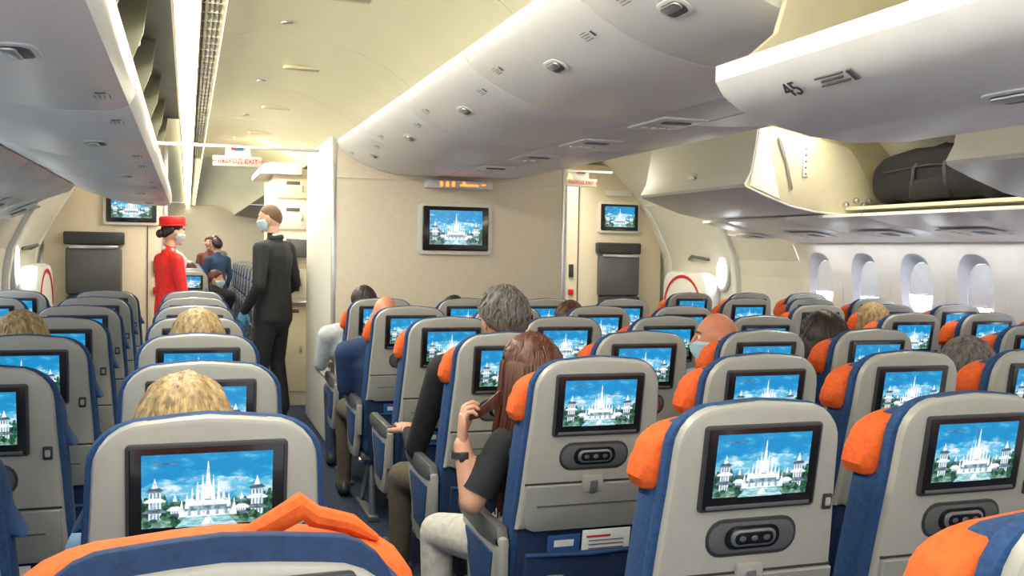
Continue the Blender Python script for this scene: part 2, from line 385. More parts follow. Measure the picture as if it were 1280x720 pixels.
for m in (0,1):
    jj=js if not m else [-1.5,-.4,.7,1.9]+js[1:]
    for a,b in zip(jj[:-1],jj[1:]):
        mb=MB(); mb.prism(mir(cb,m),a+.006,b-.006,M_white,.009)
        yc=(a+b)/2; s=-1 if not m else 1; X=lambda x:x if not m else 2*CX-x
        latch(mb,(X(1.165),yc-.02,2.063),None,(s*.45,0,-.9)); placard(mb,(X(1.08),b-.18,2.108),(s*.55,0,-.83)); placard(mb,(X(1.12),a+.16,2.084),(s*.5,0,-.87))
        mb.obj('overhead_bin',30)
mb=MB(); mb.box((CX,2.72,1.995),(.24,8.4,.03),M_white2,.004)
for k in range(7):
    y=1.2+.81*k; mb.box((CX,y,1.977),(.2,.34,.012),M_white,.004)
    for dx in (-.06,-.02,.02,.06): mb.prism(ell(CX+dx,y+.08,.014,.014),1.972,1.964,M_metal,.002,'xy')
    mb.prism(rrect(.12,.05,.01,CX,y-.08),1.972,1.966,M_dgrey,.001,'xy')
mb.obj('passenger_service_panel')
def bucket(outer,inner_end,back,y0,y1,latchp,latchn,th):
    mb=MB(); plate(mb,outer,th,y0,y1,M_white,.003)
    for a,b in ((y0,y0+.022),(y1-.022,y1)): mb.prism(inner_end,a,b,M_cream,.004)
    plate(mb,back,th,y0,y1,M_cream,0)
    latch(mb,latchp,None,latchn)
    return mb
ob=[(1.125,1.865),(1.125,1.83),(1.145,1.80),(1.19,1.77),(1.27,1.742),(1.38,1.722),(1.5,1.713),(1.66,1.725),(1.76,1.76)]
ie=[(1.135,1.855),(1.14,1.81),(1.2,1.775),(1.3,1.745),(1.5,1.722),(1.66,1.735),(1.74,1.77),(1.74,2.38),(1.40,2.38),(1.32,2.20),(1.30,2.05),(1.27,1.95),(1.2,1.89)]
mb=bucket(ob,ie,[(1.75,1.75),(1.76,2.1),(1.74,2.4)],.62,1.96,(1.36,1.34,1.7245),(-.16,0,-1),.014)
mb.box((1.74,1.3,2.39),(.9,1.34,.02),M_cream)
up_=V((-.84,0,.54)).normalized(); xx_=V((0,-1,0)); nn_=xx_.cross(up_)
def on45(x,y,z): return Matrix.Translation(V((x,y,z))+nn_*.004)@Matrix((xx_,up_,nn_)).transposed().to_4x4()
Mp=on45(1.168,1.59,1.783)
for k in range(3): mb.box((0,.012-k*.011,.000),(.085-.02*(k%2),.0035,.004),M_dgrey,0,Mp)
mb.box((.060,0,0),(.012,.028,.004),M_dgrey,0,Mp)
ob45=mb.obj('open_overhead_bin',30)
def txt(s,size,mat,M,parent,name='text',ext=.0005):
    c=bpy.data.curves.new(name,'FONT'); c.body=s; c.size=size; c.align_x='CENTER'; c.align_y='CENTER'; c.extrude=ext
    o=bpy.data.objects.new(name,c); c.materials.append(mat); sc.collection.objects.link(o); o.parent=parent; o.matrix_local=M; return o
txt('45',.055,M_dark,on45(1.168,1.72,1.783),ob45,'row_number',.001)
rb=[(3.47,2.31),(3.445,2.28),(3.43,2.15),(3.40,1.98),(3.355,1.90),(3.365,1.88),(3.5,1.83),(3.7,1.765),(3.9,1.73),(4.15,1.72),(4.35,1.74)]
rie=[(3.46,2.28),(3.44,2.15),(3.41,1.98),(3.40,1.89),(3.6,1.80),(3.9,1.742),(4.15,1.735),(4.33,1.75),(4.36,1.84),(4.22,2.08),(4.14,2.17),(3.9,2.21),(3.73,2.235)]
for (a,b) in ((5.45,6.95),(2.35,3.71)):
    mb=bucket(rb,rie,[(4.34,1.74),(4.36,1.84)],a,b,(3.40,(a+b)/2,1.98),(-.95,0,-.2),.014)
    mb.prism([(3.455,2.27),(3.43,2.1),(3.395,1.89),(3.62,1.81),(3.50,2.26)],a-.006,a+.002,M_white,.002)
    mb.tube([(3.60,a-.012,2.20),(3.66,a-.012,2.04),(3.70,a-.012,1.88)],[.011,.008,.008],M_metal,8); mb.box((3.80,a-.008,2.06),(.04,.012,.20),M_white2,.004)
    for i in range(5): mb.tube([(3.80,a-.018,1.98+i*.04),(3.80,a-.005,1.98+i*.04)],[.006,.006],M_dgrey,8)
    for (x,z) in ((4.2,1.82),(4.26,1.79),(4.12,1.79),(4.3,1.82)): mb.tube([(x,a-.016,z),(x,a+.005,z)],[.020,.020],M_metal,10)
    mb.obj('open_overhead_bin',30)
mb=MB()
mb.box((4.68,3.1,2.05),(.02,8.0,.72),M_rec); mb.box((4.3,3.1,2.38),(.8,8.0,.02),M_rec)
for y in (-.9,.9,2.3,3.76,5.60,7.0): mb.prism([(4.10,2.38),(4.02,2.22),(4.15,1.95),(4.3,1.80),(4.35,1.75),(4.68,1.72),(4.68,2.38)],y,y+.02,M_cream,.003)
mb.box((4.40,4.7,1.765),(.56,1.75,.02),M_cream)
plate(mb,[(3.72,2.41),(3.8,2.40),(3.9,2.37),(3.98,2.33),(4.04,2.30)],.012,-1.2,7.05,M_cream)
mb.obj('bin_housing')
for s in (1,-1):
    mb=MB(); X=lambda x: x if s>0 else 2*CX-x
    pp=[(3.96,1.70),(4.15,1.66),(4.4,1.625),(4.62,1.60),(4.80,1.575),(4.95,1.56)] if s>0 else [(4.44,1.83),(4.47,1.79),(4.6,1.74),(4.75,1.67),(4.9,1.58),(4.94,1.56)]
    y=-1.4
    while y<7.0:
        y2=y+.81; plate(mb,[(X(a),b) for a,b in pp],.02*s,y,min(y2,7.05)-.006,M_white,.003)
        xa=4.45 if s>0 else 4.78; za=1.614 if s>0 else 1.655; sl=.13 if s>0 else .45
        M=Matrix.Translation((X(xa),y+.4,za))@Matrix.Rotation(s*math.atan(sl) ,4,'Y')
        mb.prism(rrect(.22,.42,.02),-.012,-.004,M_white2,.003,'xy',M)
        for k in range(3): mb.prism(ell(-.06+.06*k,.1,.02,.02),-.016,-.010,M_metal,.002,'xy',M)
        mb.prism(rrect(.10,.10,.01,0,-.08),-.015,-.010,M_dgrey,.001,'xy',M)
        y=y2
    mb.obj('passenger_service_panel')
lb=[(-.20,2.12),(-.155,1.98),(-.125,1.86),(-.118,1.79),(-.13,1.762),(-.17,1.748),(-.27,1.745),(-.40,1.755),(-.55,1.785),(-.73,1.84),(-.75,1.86),(-.8,2.3),(-.5,2.2),(-.3,2.1)]
jl=[-.9,.45,1.0,2.45,3.9,5.35,6.8,8.0]
for a,b in zip(jl[:-1],jl[1:]):
    mb=MB(); mb.prism(lb,a+.006,b-.006,M_white,.009); yc=(a+b)/2
    latch(mb,(-.26,yc,1.745),None,(.02,0,-1)); placard(mb,(-.17,b-.25,1.748),(.05,0,-1)); placard(mb,(-.17,a+.2,1.748),(.05,0,-1))
    mb.box((-.128,yc,1.80),(.01,b-a-.02,.012),M_dgrey,.002)
    mb.obj('overhead_bin',30)
mb=MB()
BY=4.72
def bagf(d):
    e=lambda c,r:math.copysign(abs(c)**.55,c)*r
    p=V((e(d[0],.19),e(d[1],.62),e(d[2],.165))); k=noise.noise(p*8)*.03
    return (p.x+k,p.y+k,p.z+k*1.3-abs(p.y)*.05)
mb.sph((4.34,BY,1.962),1,M_bagm,36,fn=bagf)
for dy in (-.14,.14): mb.tube([(4.15,BY+dy,1.86),(4.145,BY+dy*.9,1.98),(4.20,BY+dy*.7,2.09),(4.34,BY+dy*.5,2.145)],[(.014,.005)]*4,pm('strap_grey',(.02,.022,.03),.6),8,side=(0,1,0))
mb.tube([(4.155,BY-.4,1.98),(4.145,BY,2.0),(4.155,BY+.4,1.98)],[.003]*3,M_dark,6)
mb.box((4.17,BY,1.86),(.05,.34,.12),M_bagm,.02)
mb.obj('duffel_bag',50)
# ---------------------------------------------------------------- partition, galley, monuments
mb=MB(); mb.box((1.862,7.76,1.17),(1.776,1.5,2.34),M_part,.012)
mb.box((.972,7.76,1.17),(.012,1.48,2.3),M_side,.002); mb.box((.985,7.02,1.17),(.03,.03,2.34),M_metal,.004); mb.box((2.74,7.02,1.17),(.03,.03,2.34),M_metal,.004)
mb.box((1.862,7.0,.06),(1.74,.015,.12),M_metal); mb.box((1.862,7.003,1.95),(1.74,.006,.004),M_white2)
mb.box((.962,7.5,.5),(.01,.9,.012),M_metal)
mb.obj('wall_partition')
def tv(x,y,z,name,s=1):
    mb=MB(); mb.prism(rrect(.56*s,.385*s,.03,x,z),y,y-.03,M_side,.006); mb.prism(rrect(.50*s,.325*s,.012,x,z),y-.028,y-.042,M_black,.004)
    screen(mb,x,z+.008,y-.0425,.40*s,.25*s); mb.box((x,y-.043,z-.145*s),(.08,.002,.004),M_dgrey)
    return mb.obj(name)
tv(1.873,7.005,1.604,'wall_monitor')
mb=MB(); mb.box((1.88,6.945,1.925),(.50,.10,.06),M_white2,.012)
for k in range(3): mb.box((1.74+k*.045,6.893,1.925),(.022,.004,.035),M_amber,.003)
mb.box((1.95,6.893,1.92),(.14,.004,.014),M_amber,.003); mb.box((1.91,6.893,1.935),(.02,.004,.02),M_amber,.003); mb.box((2.06,6.893,1.928),(.03,.004,.01),M_amber,.002)
mb.obj('seatbelt_sign')
def exitsign(x,y,z,w,name):
    mb=MB(); mb.box((x,y,z),(w,.03,.072),pm('sign_board',(.7,.68,.6),.5),.008); mb.box((x,y,z+.10),(1.1 if w>.3 else .6,.03,.02),M_white,.006)
    mb.box((x,y,z+.065),(w*.5,.012,.07),M_white2)
    mb.box((x-.03,y-.017,z+.085),(.03,.004,.015),M_red);mb.box((x+.01,y-.017,z+.085),(.05,.004,.015),M_pblue)
    o=mb.obj(name); txt('←ВЫХОД EXIT→',w*.132,M_redl,Matrix.Translation((x,y-.0175,z))@Matrix.Rotation(math.radians(90),4,'X'),o,'lettering',.001); return o
exitsign(.32,6.95,2.025,.33,'exit_sign'); exitsign(3.28,8.0,2.06,.30,'exit_sign')
mb=MB()
mb.box((1.55,9.55,1.08),(1.66,1.0,2.16),M_part,.012)
mb.prism([(.60,2.10),(.97,2.10),(.97,2.20),(.70,2.20),(.63,2.18),(.60,2.15)],8.95,10.05,M_side,.008)
zz=[(.12,.92,1),(.98,1.26,2),(1.30,1.56,2),(1.60,1.84,2),(1.88,2.08,1)]
for (a,b,n) in zz:
    for k in range(5):
        x0=.76+k*.31; mb.box((x0+.14,9.045,(a+b)/2),(.285,.03,b-a-.02),M_cream if (k+n)%2 else M_side,.008)
        mb.box((x0+.22,9.026,(a+b)/2),(.02,.015,.06),M_metal,.004); mb.box((x0+.14,9.026,b-.05),(.12,.006,.03),M_dgrey,.002)
mb.box((1.55,9.02,.95),(1.6,.08,.025),M_metal,.005); mb.box((1.0,9.0,1.44),(.24,.05,.16),M_dgrey,.01); mb.box((.86,9.0,1.15),(.2,.04,.2),M_dark,.01)
mb.obj('galley')
def monument(x0,x1,name,s):
    xc=(x0+x1)/2; mb=MB(); mb.box((xc,10.25,1.2),(abs(x1-x0),.9,2.4),M_part,.01)
    mb.box((x0,9.79,1.2),(.03,.03,2.38),M_metal); mb.box((x0+s*.16,9.793,1.15),(.006,.012,2.2),M_gap)
    jx=x0+s*.62
    mb.box((jx,9.76,1.50),(.52,.08,.12),M_dark,.015); mb.box((jx,9.75,1.20),(.48,.10,.44),M_dgrey,.03); mb.box((jx,9.72,.86),(.46,.14,.24),M_dark,.03)
    mb.box((jx,9.695,1.42),(.42,.01,.03),M_metal,.004); mb.box((x0+s*.08,9.785,1.25),(.05,.03,.14),M_dark,.006); mb.box((x0+s*.08,9.785,1.02),(.06,.02,.06),M_red,.004)
    mb.box((jx,9.78,2.1),(.3,.02,.06),M_white2,.005)
    return mb.obj(name)
monument(3.84,5.0,'wall_lavatory_right',1); monument(-.20,-1.25,'wall_lavatory_left',-1)
tv(4.465,9.79,1.836,'wall_monitor',.88); tv(-.50,9.79,1.80,'wall_monitor',.88)
mb=MB(); mb.box((CX,Y1,1.2),(6.2,.06,2.5),M_part); mb.obj('wall_front')
for s in (1,-1):
    mb=MB(); yc=8.95; X=lambda z,d:CX+s*(wo(z)-d)
    def pan(y0,y1,zs,d,mat):
        plate(mb,[(X(z,d),z) for z in zs],-s*(d+.01),y0,y1,mat,.006)
    zs=[.02,.3,.6,.9,1.2,1.4,1.56,1.75,1.95]
    pan(yc-.62,yc+.62,zs,.03,M_side)
    pan(yc-.70,yc-.62,zs,.045,M_white2); pan(yc+.62,yc+.70,zs,.045,M_white2)
    ol=rrect(.92,1.10,.16,yc+.08,.72)
    mb.prism(ol,X(.7,.02),X(.7,.21),M_white,.05,'yz',bev2=.05)
    arc=[(X(.7,.215),yc+.08+.38*math.cos(math.radians(t)),.92+.30*math.sin(math.radians(t))) for t in range(0,181,12)]
    mb.tube(arc,[(.004,.016)]*len(arc),M_red,8,side=(1,0,0))
    mb.prism(ell(yc-.46,1.27,.12,.19,24),X(1.27,.02),X(1.27,.06),M_white2,.01,'yz'); mb.prism(ell(yc-.46,1.27,.09,.15,24),X(1.27,.05),X(1.27,.065),M_glow,0,'yz')
    mb.tube([(X(1.35,.05),yc-.2,1.40),(X(1.4,.12),yc,1.43),(X(1.35,.05),yc+.2,1.40)],[.015]*3,M_dgrey,8)
    mb.obj('door_1' if s>0 else 'door_2')
# ---------------------------------------------------------------- people
def body(mb,shapes,voxel=.015,smooth=5):
    t=MB()
    for sh in shapes:
        p0,p1,r0,r1,mat=sh[:5]; side=sh[5] if len(sh)>5 else None
        p0=V(p0);p1=V(p1); t.tube([p0,p0.lerp(p1,.5),p1],[r0,tuple((a+b)/2 for a,b in zip(r0,r1)) if isinstance(r0,tuple) else (r0+r1)/2,r1],mat,14,side=side)
    me=t.mesh('tmp'); o=bpy.data.objects.new('tmp',me); sc.collection.objects.link(o)
    r=o.modifiers.new('r','REMESH'); r.mode='VOXEL'; r.voxel_size=voxel
    s=o.modifiers.new('s','SMOOTH'); s.factor=.5; s.iterations=smooth
    dg=bpy.context.evaluated_depsgraph_get(); ev=o.evaluated_get(dg); m2=ev.to_mesh()
    n=len(m2.vertices); co=np.empty(n*3); m2.vertices.foreach_get('co',co); co=co.reshape(-1,3)
    fs=[list(p.vertices) for p in m2.polygons]; ev.to_mesh_clear(); bpy.data.objects.remove(o)
    fc=np.array([co[f].mean(axis=0) for f in fs])
    best=np.full(len(fs),1e9); idx=np.zeros(len(fs),int)
    for k,sh in enumerate(shapes):
        a=np.array(sh[0]);b=np.array(sh[1]); mr=lambda r:max(r) if isinstance(r,tuple) else r
        ab=b-a; tt=np.clip(((fc-a)@ab)/max(1e-9,ab@ab),0,1); d=np.linalg.norm(fc-(a+tt[:,None]*ab),axis=1)-(mr(sh[2])*(1-tt)+mr(sh[3])*tt)
        w=d<best; best[w]=d[w]; idx[w]=k
    base=len(mb.v); mb.v.extend([tuple(c) for c in co])
    for f,k in zip(fs,idx): mb.f.append([i+base for i in f]); mb.m.append(mb.mi(shapes[k][4]))
M_eye=pm('eye_white',(.8,.8,.78),.3); M_iris=pm('eye_iris',(.05,.03,.02),.2); M_lip=pm('lips',(.5,.16,.13),.5); M_mask=pm('face_mask_blue',(.45,.66,.78),.7,bump=.1,scale=60)
M_skin=pm('skin_light',(.60,.33,.23),.55,var=.08,scale=25); M_skin2=pm('skin_ruddy',(.60,.24,.14),.45,var=.1,scale=20)
def surf(d,o=0):
    x,y,z=d; k=1-.30*max(0,-z)**1.4; ky=1-(.22*max(0,-z) if y<0 else .10*max(0,-z))
    fy=.094 if y<0 else .092
    return V((x*(.074+o)*k,y*(fy+o)*ky,z*(.113+o)))
def head(mb,M,skin,hair=None,style='short',mask=None):
    mb.sph((0,0,0),1,skin,36,M,fn=lambda d:surf(d))
    mb.tube([(0,.082,.028),(0,.098,.0),(0,.108,-.022),(0,.092,-.03)],[(.007,.006),(.009,.008),(.014,.010),(.012,.006)],skin,10,side=(1,0,0),M=M)
    mb.sph((0,.074,-.088),(.024,.018,.018),skin,12,M)
    for s in (-1,1):
        mb.sph((s*.03,.079,.012),(.014,.010,.009),M_eye,12,M); mb.sph((s*.03,.0875,.012),(.006,.003,.006),M_iris,10,M)
        mb.tube([(s*.014,.089,.032),(s*.032,.088,.037),(s*.046,.078,.031)],[.0035,.004,.002],hair or M_iris,6,M=M)
        mb.sph((s*.074,-.004,-.004),(.010,.017,.030),skin,12,M); mb.sph((s*.082,-.002,-.002),(.004,.010,.020),skin,8,M)
    mb.tube([(-.022,.080,-.054),(0,.089,-.052),(.022,.080,-.054)],[.003,.006,.003],M_lip,8,M=M)
    mb.tube([(-.018,.079,-.060),(0,.086,-.061),(.018,.079,-.060)],[.003,.006,.003],M_lip,8,M=M)
    if mask:
        def mf(d):
            x,y,z=d; on=1 if (y>.15 and -.85<z<-.0) else 0
            e=.012*min(1,max(0,(y-.1)/.3)) ; p=surf((x,y,z),.003+e if on else -.006)
            if on and abs(x)<.5: p.y+=.018*(1-abs(x)*2)*(1-abs(z+.35)*1.6 if abs(z+.35)<.6 else 0)
            return p
        mb.sph((0,0,0),1,mask,36,M,fn=mf)
        for s in (-1,1): mb.tube([(s*.062,.055,-.02),(s*.078,.02,.0),(s*.080,-.018,.012),(s*.079,-.024,-.01),(s*.074,-.012,-.034),(s*.062,.04,-.05)],[.0016]*6,M_paper,5,M=M)
    if hair and style!='bald':
        th={'buzz':.003,'short':.012,'full':.022,'curly':.022,'long':.018,'bun':.012}[style]
        def hl(y):
            return (.62*y+.08*(1-y)) if y>0 else (.08*(1+y)+(-.62 if style in('short','buzz','curly','bun') else -.80)*(-y))
        def hf(d):
            t=hl(d[1]); k=max(0,min(1,(d[2]-t)/.22)); k=k*k*(3-2*k)
            n=noise.noise(V(d)*3.1)*.3+noise.noise(V((d[0]*14,d[1]*14,d[2]*3)))*.25
            return surf(d,-.004+(th+.004)*k*(1+n*(.9 if style!='buzz' else 0)))
        mb.sph((0,0,0),1,hair,48,M,fn=hf)
        rr=random.Random(5)
        if style in('full','long','bun','curly','short'):
            n={'full':220,'long':200,'bun':80,'curly':220,'short':120}[style]
            for k in range(n):
                a=rr.uniform(0,2*math.pi); z1={'full':-.55,'long':-.6,'bun':-.2,'curly':-.4,'short':-.35}[style]+rr.uniform(0,.6)
                if math.sin(a)>.1: z1=max(z1,hl(math.sin(a)*.8)+.12)
                elif abs(math.cos(a))>.5: z1=max(z1,hl(math.sin(a)*.8)+.05)
                z0=rr.uniform(.55,.97)
                if z1>z0-.15: continue
                pts=[]; wob=rr.uniform(-.12,.12)
                for i in range(5):
                    zz=z0+(z1-z0)*i/4; q=math.sqrt(max(0,1-zz*zz)); aa=a+wob*i/4*2
                    if style=='curly': aa+=.12*math.sin(i*2.6+k)
                    pts.append(surf((q*math.cos(aa),q*math.sin(aa),zz),th*(.85+.30*math.sin(i*1.3+k)*(1 if style=='curly' else .45))-(.010 if i==4 else 0)))
                w=.0065 if style=='curly' else .0042
                mb.tube(pts,[.003,w,w,w*.9,.002],hair,6,M=M)
        if style=='long':
            for k in range(70):
                a=math.radians(165+210*k/69); p1=surf((math.cos(a),math.sin(a),.05),.016); p2=surf((math.cos(a),math.sin(a),-.3),.016); p3=V((p2.x,p2.y-.005,-.16+rr.uniform(-.02,.02)))
                mb.tube([surf((math.cos(a)*.85,math.sin(a)*.85,.45),.012),p1,p2,p3],[.004,.007,.008,.003],hair,6,M=M)
        if style=='bun': mb.sph((0,-.115,-.02),(.038,.03,.038),hair,16,M)
def hand(mb,W,d,n,thumb,mat,curl=.5,spread=.1,sc_=1.0):
    W=V(W);d=V(d).normalized();n=V(n);n=(n-d*n.dot(d)).normalized();s=d.cross(n)*thumb
    k=sc_
    mb.tube([W-d*.02*k,W+d*.015*k,W+d*.05*k,W+d*.088*k],[(.024*k,.019*k),(.028*k,.017*k),(.040*k,.015*k),(.040*k,.012*k)],mat,14,side=s)
    for i,(off,L) in enumerate(((.030,.072),(.010,.080),(-.010,.074),(-.029,.058))):
        p=W+d*(.084-.004*abs(i-1))*k+s*off*k; a=spread*(off/.03); pts=[p]; ang=curl*.35*(1+.15*i)
        for j,fr in enumerate((.45,.31,.24)):
            dd=(d*math.cos(ang)+n*math.sin(ang)); dd=(dd+s*a).normalized(); p=p+dd*L*fr*k; pts.append(p); ang+=curl*(1.0+.1*i)
        mb.tube(pts,[.0095*k,.0088*k,.008*k,.0065*k],mat,9)
    p=W+d*.022*k+s*.026*k; pts=[p]; ang=.75
    for L in (.040,.032,.026):
        dd=(s*math.sin(ang)+d*math.cos(ang)+n*.35*curl*2).normalized(); p=p+dd*L*k; pts.append(p); ang-=.35
    mb.tube(pts,[.014*k,.012*k,.0105*k,.008*k],mat,9)
def hM(p,yaw=0,pitch=0,roll=0,s=1):
    return Matrix.Translation(V(p))@Matrix.Rotation(math.radians(yaw),4,'Z')@Matrix.Rotation(math.radians(pitch),4,'X')@Matrix.Rotation(math.radians(roll),4,'Y')@Matrix.Scale(s,4)
def cloth(name,c,r=.85): return pm(name,c,r,var=.15,scale=40,bump=.15)
def seated(x,y,top,shirt,pants,skin,hair,style,yaw=0,mask=None,lx=0,hx=0,arm_l=None,arm_r=None,kn=0,pitch=0,fore=None,women=False,hs=1.0,knl=None,shl=None,upper=None,voxel=.015):
    mb=MB(); hz=top-.118*hs; nz=hz-.115; sz_=nz-.055; yy=y+.31
    sh=.185 if not women else .16
    def arms(s): return tuple(((arm_l if s<0 else arm_r) or (V((x+lx*.5+s*.225,yy+.08,.715)),V((x+s*.19,yy+.31,.70))))[:2])
    pel=V((x,yy+.04,.55)); wai=V((x+lx*.4,yy+.02,.55+(sz_-.55)*.40)); che=V((x+lx*.9,yy,.55+(sz_-.55)*.80)); hd=V((x+hx+lx,yy+.025,hz))
    S=[(pel+V((-.06,0,0)),pel+V((.06,0,0)),.125,.125,pants),
       (pel,wai,(.155,.12),(.135,.105),shirt,(1,0,0)),(wai,che,(.135,.105),(.16 if not women else .135,.11),shirt,(1,0,0)),
       (che,V((x+lx,yy,sz_+.02)),(.15 if not women else .13,.105),(.10 if not women else .085,.075),shirt,(1,0,0)),(V((x+lx,yy,sz_)),hd-V((0,.01,.05)),.060,.052,skin)]
    for s in (-1,1):
        shp=V((x+lx+s*sh,yy,sz_-.015))
        if s<0 and shl is not None: shp=V(shl)
        S.append((V((x+lx+s*.06,yy,sz_)),shp,.07 if not women else .058,.062 if not women else .052,shirt))
        el,wr=arms(s); el=V(el);wr=V(wr)
        if upper and s<0:
            mid=shp.lerp(el,.60); S.append((shp,mid,.050,.046,upper)); S.append((mid,el,.042,.038,skin))
        else: S.append((shp,el,.058,.046,shirt))
        S.append((el,wr,.044 if not fore else .037,.028,fore or shirt))
        hip=pel+V((s*.09,0,-.02)); k0=(knl if (knl and s<0) else V((x+s*(.13+kn*.02),y+.70,.52)))
        S.append((hip,V(k0),.088,.062,pants)); ft=V((k0[0],k0[1]+.02,.09)); S.append((V(k0),ft,.060,.040,pants))
        S.append((ft+V((0,-.03,-.04)),ft+V((0,.14,-.05)),.040,.034,M_dark))
    body(mb,S,voxel,5 if voxel>.01 else 9)
    if upper:
        el=V(arms(-1)[0]); shp=V(shl); dd=(el-shp).normalized(); mid=shp.lerp(el,.60)
        mb.tube([shp.lerp(el,.3),shp.lerp(el,.5),mid+dd*.028,mid+dd*.046],[.053,.054,.055,.054],upper,20,cap=False)
    for s in (-1,1):
        if (s<0 and arm_l and len(arm_l)>2): continue
        el,wr=arms(s)
        d=(V(wr)-V(el)).normalized(); hand(mb,wr,d,(0,0,-1),(1 if s<0 else -1),skin,.45)
    head(mb,hM(hd,yaw,pitch,0,hs),skin,hair,style,mask)
    return mb,hd
H_blond=pm('hair_blond',(.36,.25,.12),.55,var=.6,scale=90,stretch=(1,1,.12),bump=.3)
H_grey=pm('hair_grey',(.12,.11,.10),.6,var=.6,scale=90,stretch=(1,1,.2),bump=.3)
H_brown=pm('hair_brown',(.085,.024,.012),.45,var=.5,scale=90,stretch=(1,1,.12),bump=.3)
H_dark=pm('hair_dark',(.022,.012,.009),.5,var=.4,scale=60,stretch=(1,1,.12),bump=.3)
H_buzz=pm('hair_buzz',(.12,.07,.045),.8,var=.3,scale=150)
C_lblue=cloth('shirt_lightblue',(.25,.42,.6)); C_black=cloth('jacket_black',(.012,.013,.018)); C_jean=cloth('jeans',(.04,.07,.14)); C_beige=cloth('trousers_beige',(.10,.085,.06))
C_blue=cloth('jacket_blue',(.02,.05,.14)); C_wht=cloth('shirt_white',(.55,.60,.65)); C_white=cloth('trousers_white',(.56,.54,.50)); C_dk=cloth('tshirt_dark',(.016,.018,.024)); C_ol=cloth('hoodie_olive',(.05,.05,.042))
def fin(mb,name): return mb.obj(name,60)
fin(seated(XC-.03,YL[1]+.02,1.165,C_lblue,C_jean,M_skin,H_blond,'full',women=True,lx=-.01,hs=1.08)[0],'blond_passenger')
fin(seated(XC,YL[3],1.20,C_wht,C_jean,M_skin,H_blond,'full',women=True,hs=1.05)[0],'blond_passenger')
fin(seated(XB-.05,YL[3],1.20,C_dk,C_jean,M_skin,H_blond,'long',women=True)[0],'blond_passenger')
fin(seated(XD-.02,YC[3],1.295,C_black,C_beige,M_skin,H_grey,'curly',yaw=4,lx=.03,hx=.07,kn=2,hs=1.06,
   arm_l=(V((XD-.245,YC[3]+.42,.66)),V((XD-.23,YC[3]+.64,.69))),knl=V((XD-.25,YC[3]+.66,.50)))[0],'grey_haired_man')
fin(seated(XD-.08,YC[5],1.19,C_blue,C_beige,M_skin2,H_grey,'bald',lx=-.03,hx=.04,kn=1,arm_l=(V((XD-.28,YC[5]+.38,.68)),V((XD-.23,YC[5]+.6,.69))))[0],'bald_man')
fin(seated(XD-.06,YC[6],1.21,C_wht,C_jean,M_skin,H_dark,'short',lx=-.04,hx=.05)[0],'dark_haired_passenger')
fin(seated(XF-.03,YC[3],1.20,C_lblue,C_jean,M_skin2,H_grey,'bald',yaw=70,mask=M_mask)[0],'bald_man')
fin(seated(XG-.02,YC[3],1.195,C_dk,C_jean,M_skin,H_dark,'long',women=True,hs=1.16)[0],'dark_haired_passenger')
fin(seated(XG,YC[2],1.15,C_wht,C_jean,M_skin,H_grey,'full')[0],'grey_haired_passenger')
fin(seated(XH,YR[3],1.18,C_wht,C_jean,M_skin,H_blond,'long',women=True)[0],'blond_passenger')
fin(seated(XF-.05,YC[5],1.15,C_dk,C_jean,M_skin,H_brown,'full')[0],'brown_haired_passenger')
fin(seated(XE,YC[6],1.15,C_blue,C_jean,M_skin,H_dark,'short')[0],'dark_haired_passenger')
# woman with long hair, elbow on armrest, hand raised to her hair
wx,wyy=XD-.05,YC[2]
el=V((.805,wyy+.27,.69)); wr=V((.790,wyy+.33,.860)); shw=V((.905,wyy+.30,.850))
mb,hd=seated(wx,wyy,1.178,C_dk,C_white,M_skin,H_brown,'full',yaw=18,women=True,lx=-.01,hx=-.03,fore=M_skin,kn=1,arm_l=(el,wr,1),knl=V((.80,wyy+.66,.50)),shl=shw,upper=C_dk,voxel=.0075)
hand(mb,wr,(.02,.05,1),(.95,-.1,.1),1,M_skin,.75,.14,.95)
mb.tube([wr-V((.0,.006,.045)),wr-V((.0,.004,.024))],[.0345,.0335],M_dark,18,cap=False); mb.box(tuple(wr-V((.005,.040,.034))),(.028,.010,.030),M_dark,.003)
rr=random.Random(2)
for k in range(120):
    a=rr.uniform(0,1); th_=math.radians(150+150*a); L=rr.uniform(.20,.36)
    c,s_=math.cos(th_),math.sin(th_); q=rr.uniform(-.012,.012)
    p0=hd+V((.3*.08*c,.3*.09*s_,.118)); p1=hd+V(((.088+q*.4)*c,(.10+q*.4)*s_,.04)); p2=hd+V(((.092+q)*c,(.10+q)*s_,-.08)); p3=hd+V(((.098+q)*c-.01,.09*s_,-.10-L*.35)); p4=hd+V((.10*c-.02+rr.uniform(-.02,.02),.085*s_,-.08-L))
    mb.tube([p0,p1,p2,p3,p4],[.003,.0065,.0065,.006,.0015],H_brown,6)
for k in range(9):
    mb.tube([hd+V((-.085,-.01,-.03-.006*k)),hd+V((-.13,.0,-.07-.004*k)),V(wr)+V((.05,.0,.10-.003*k)),V(wr)+V((.02,-.005,.095-.003*k))],[.004,.004,.003,.002],H_brown,5)
mb.tube([hd+V((-.10,.03,-.20)),hd+V((-.085,-.06,-.22)),hd+V((.0,-.09,-.21)),hd+V((.08,-.07,-.21)),hd+V((.10,.02,-.20))],[.018,.032,.038,.032,.018],C_ol,12)
fin(mb,'long_haired_woman')
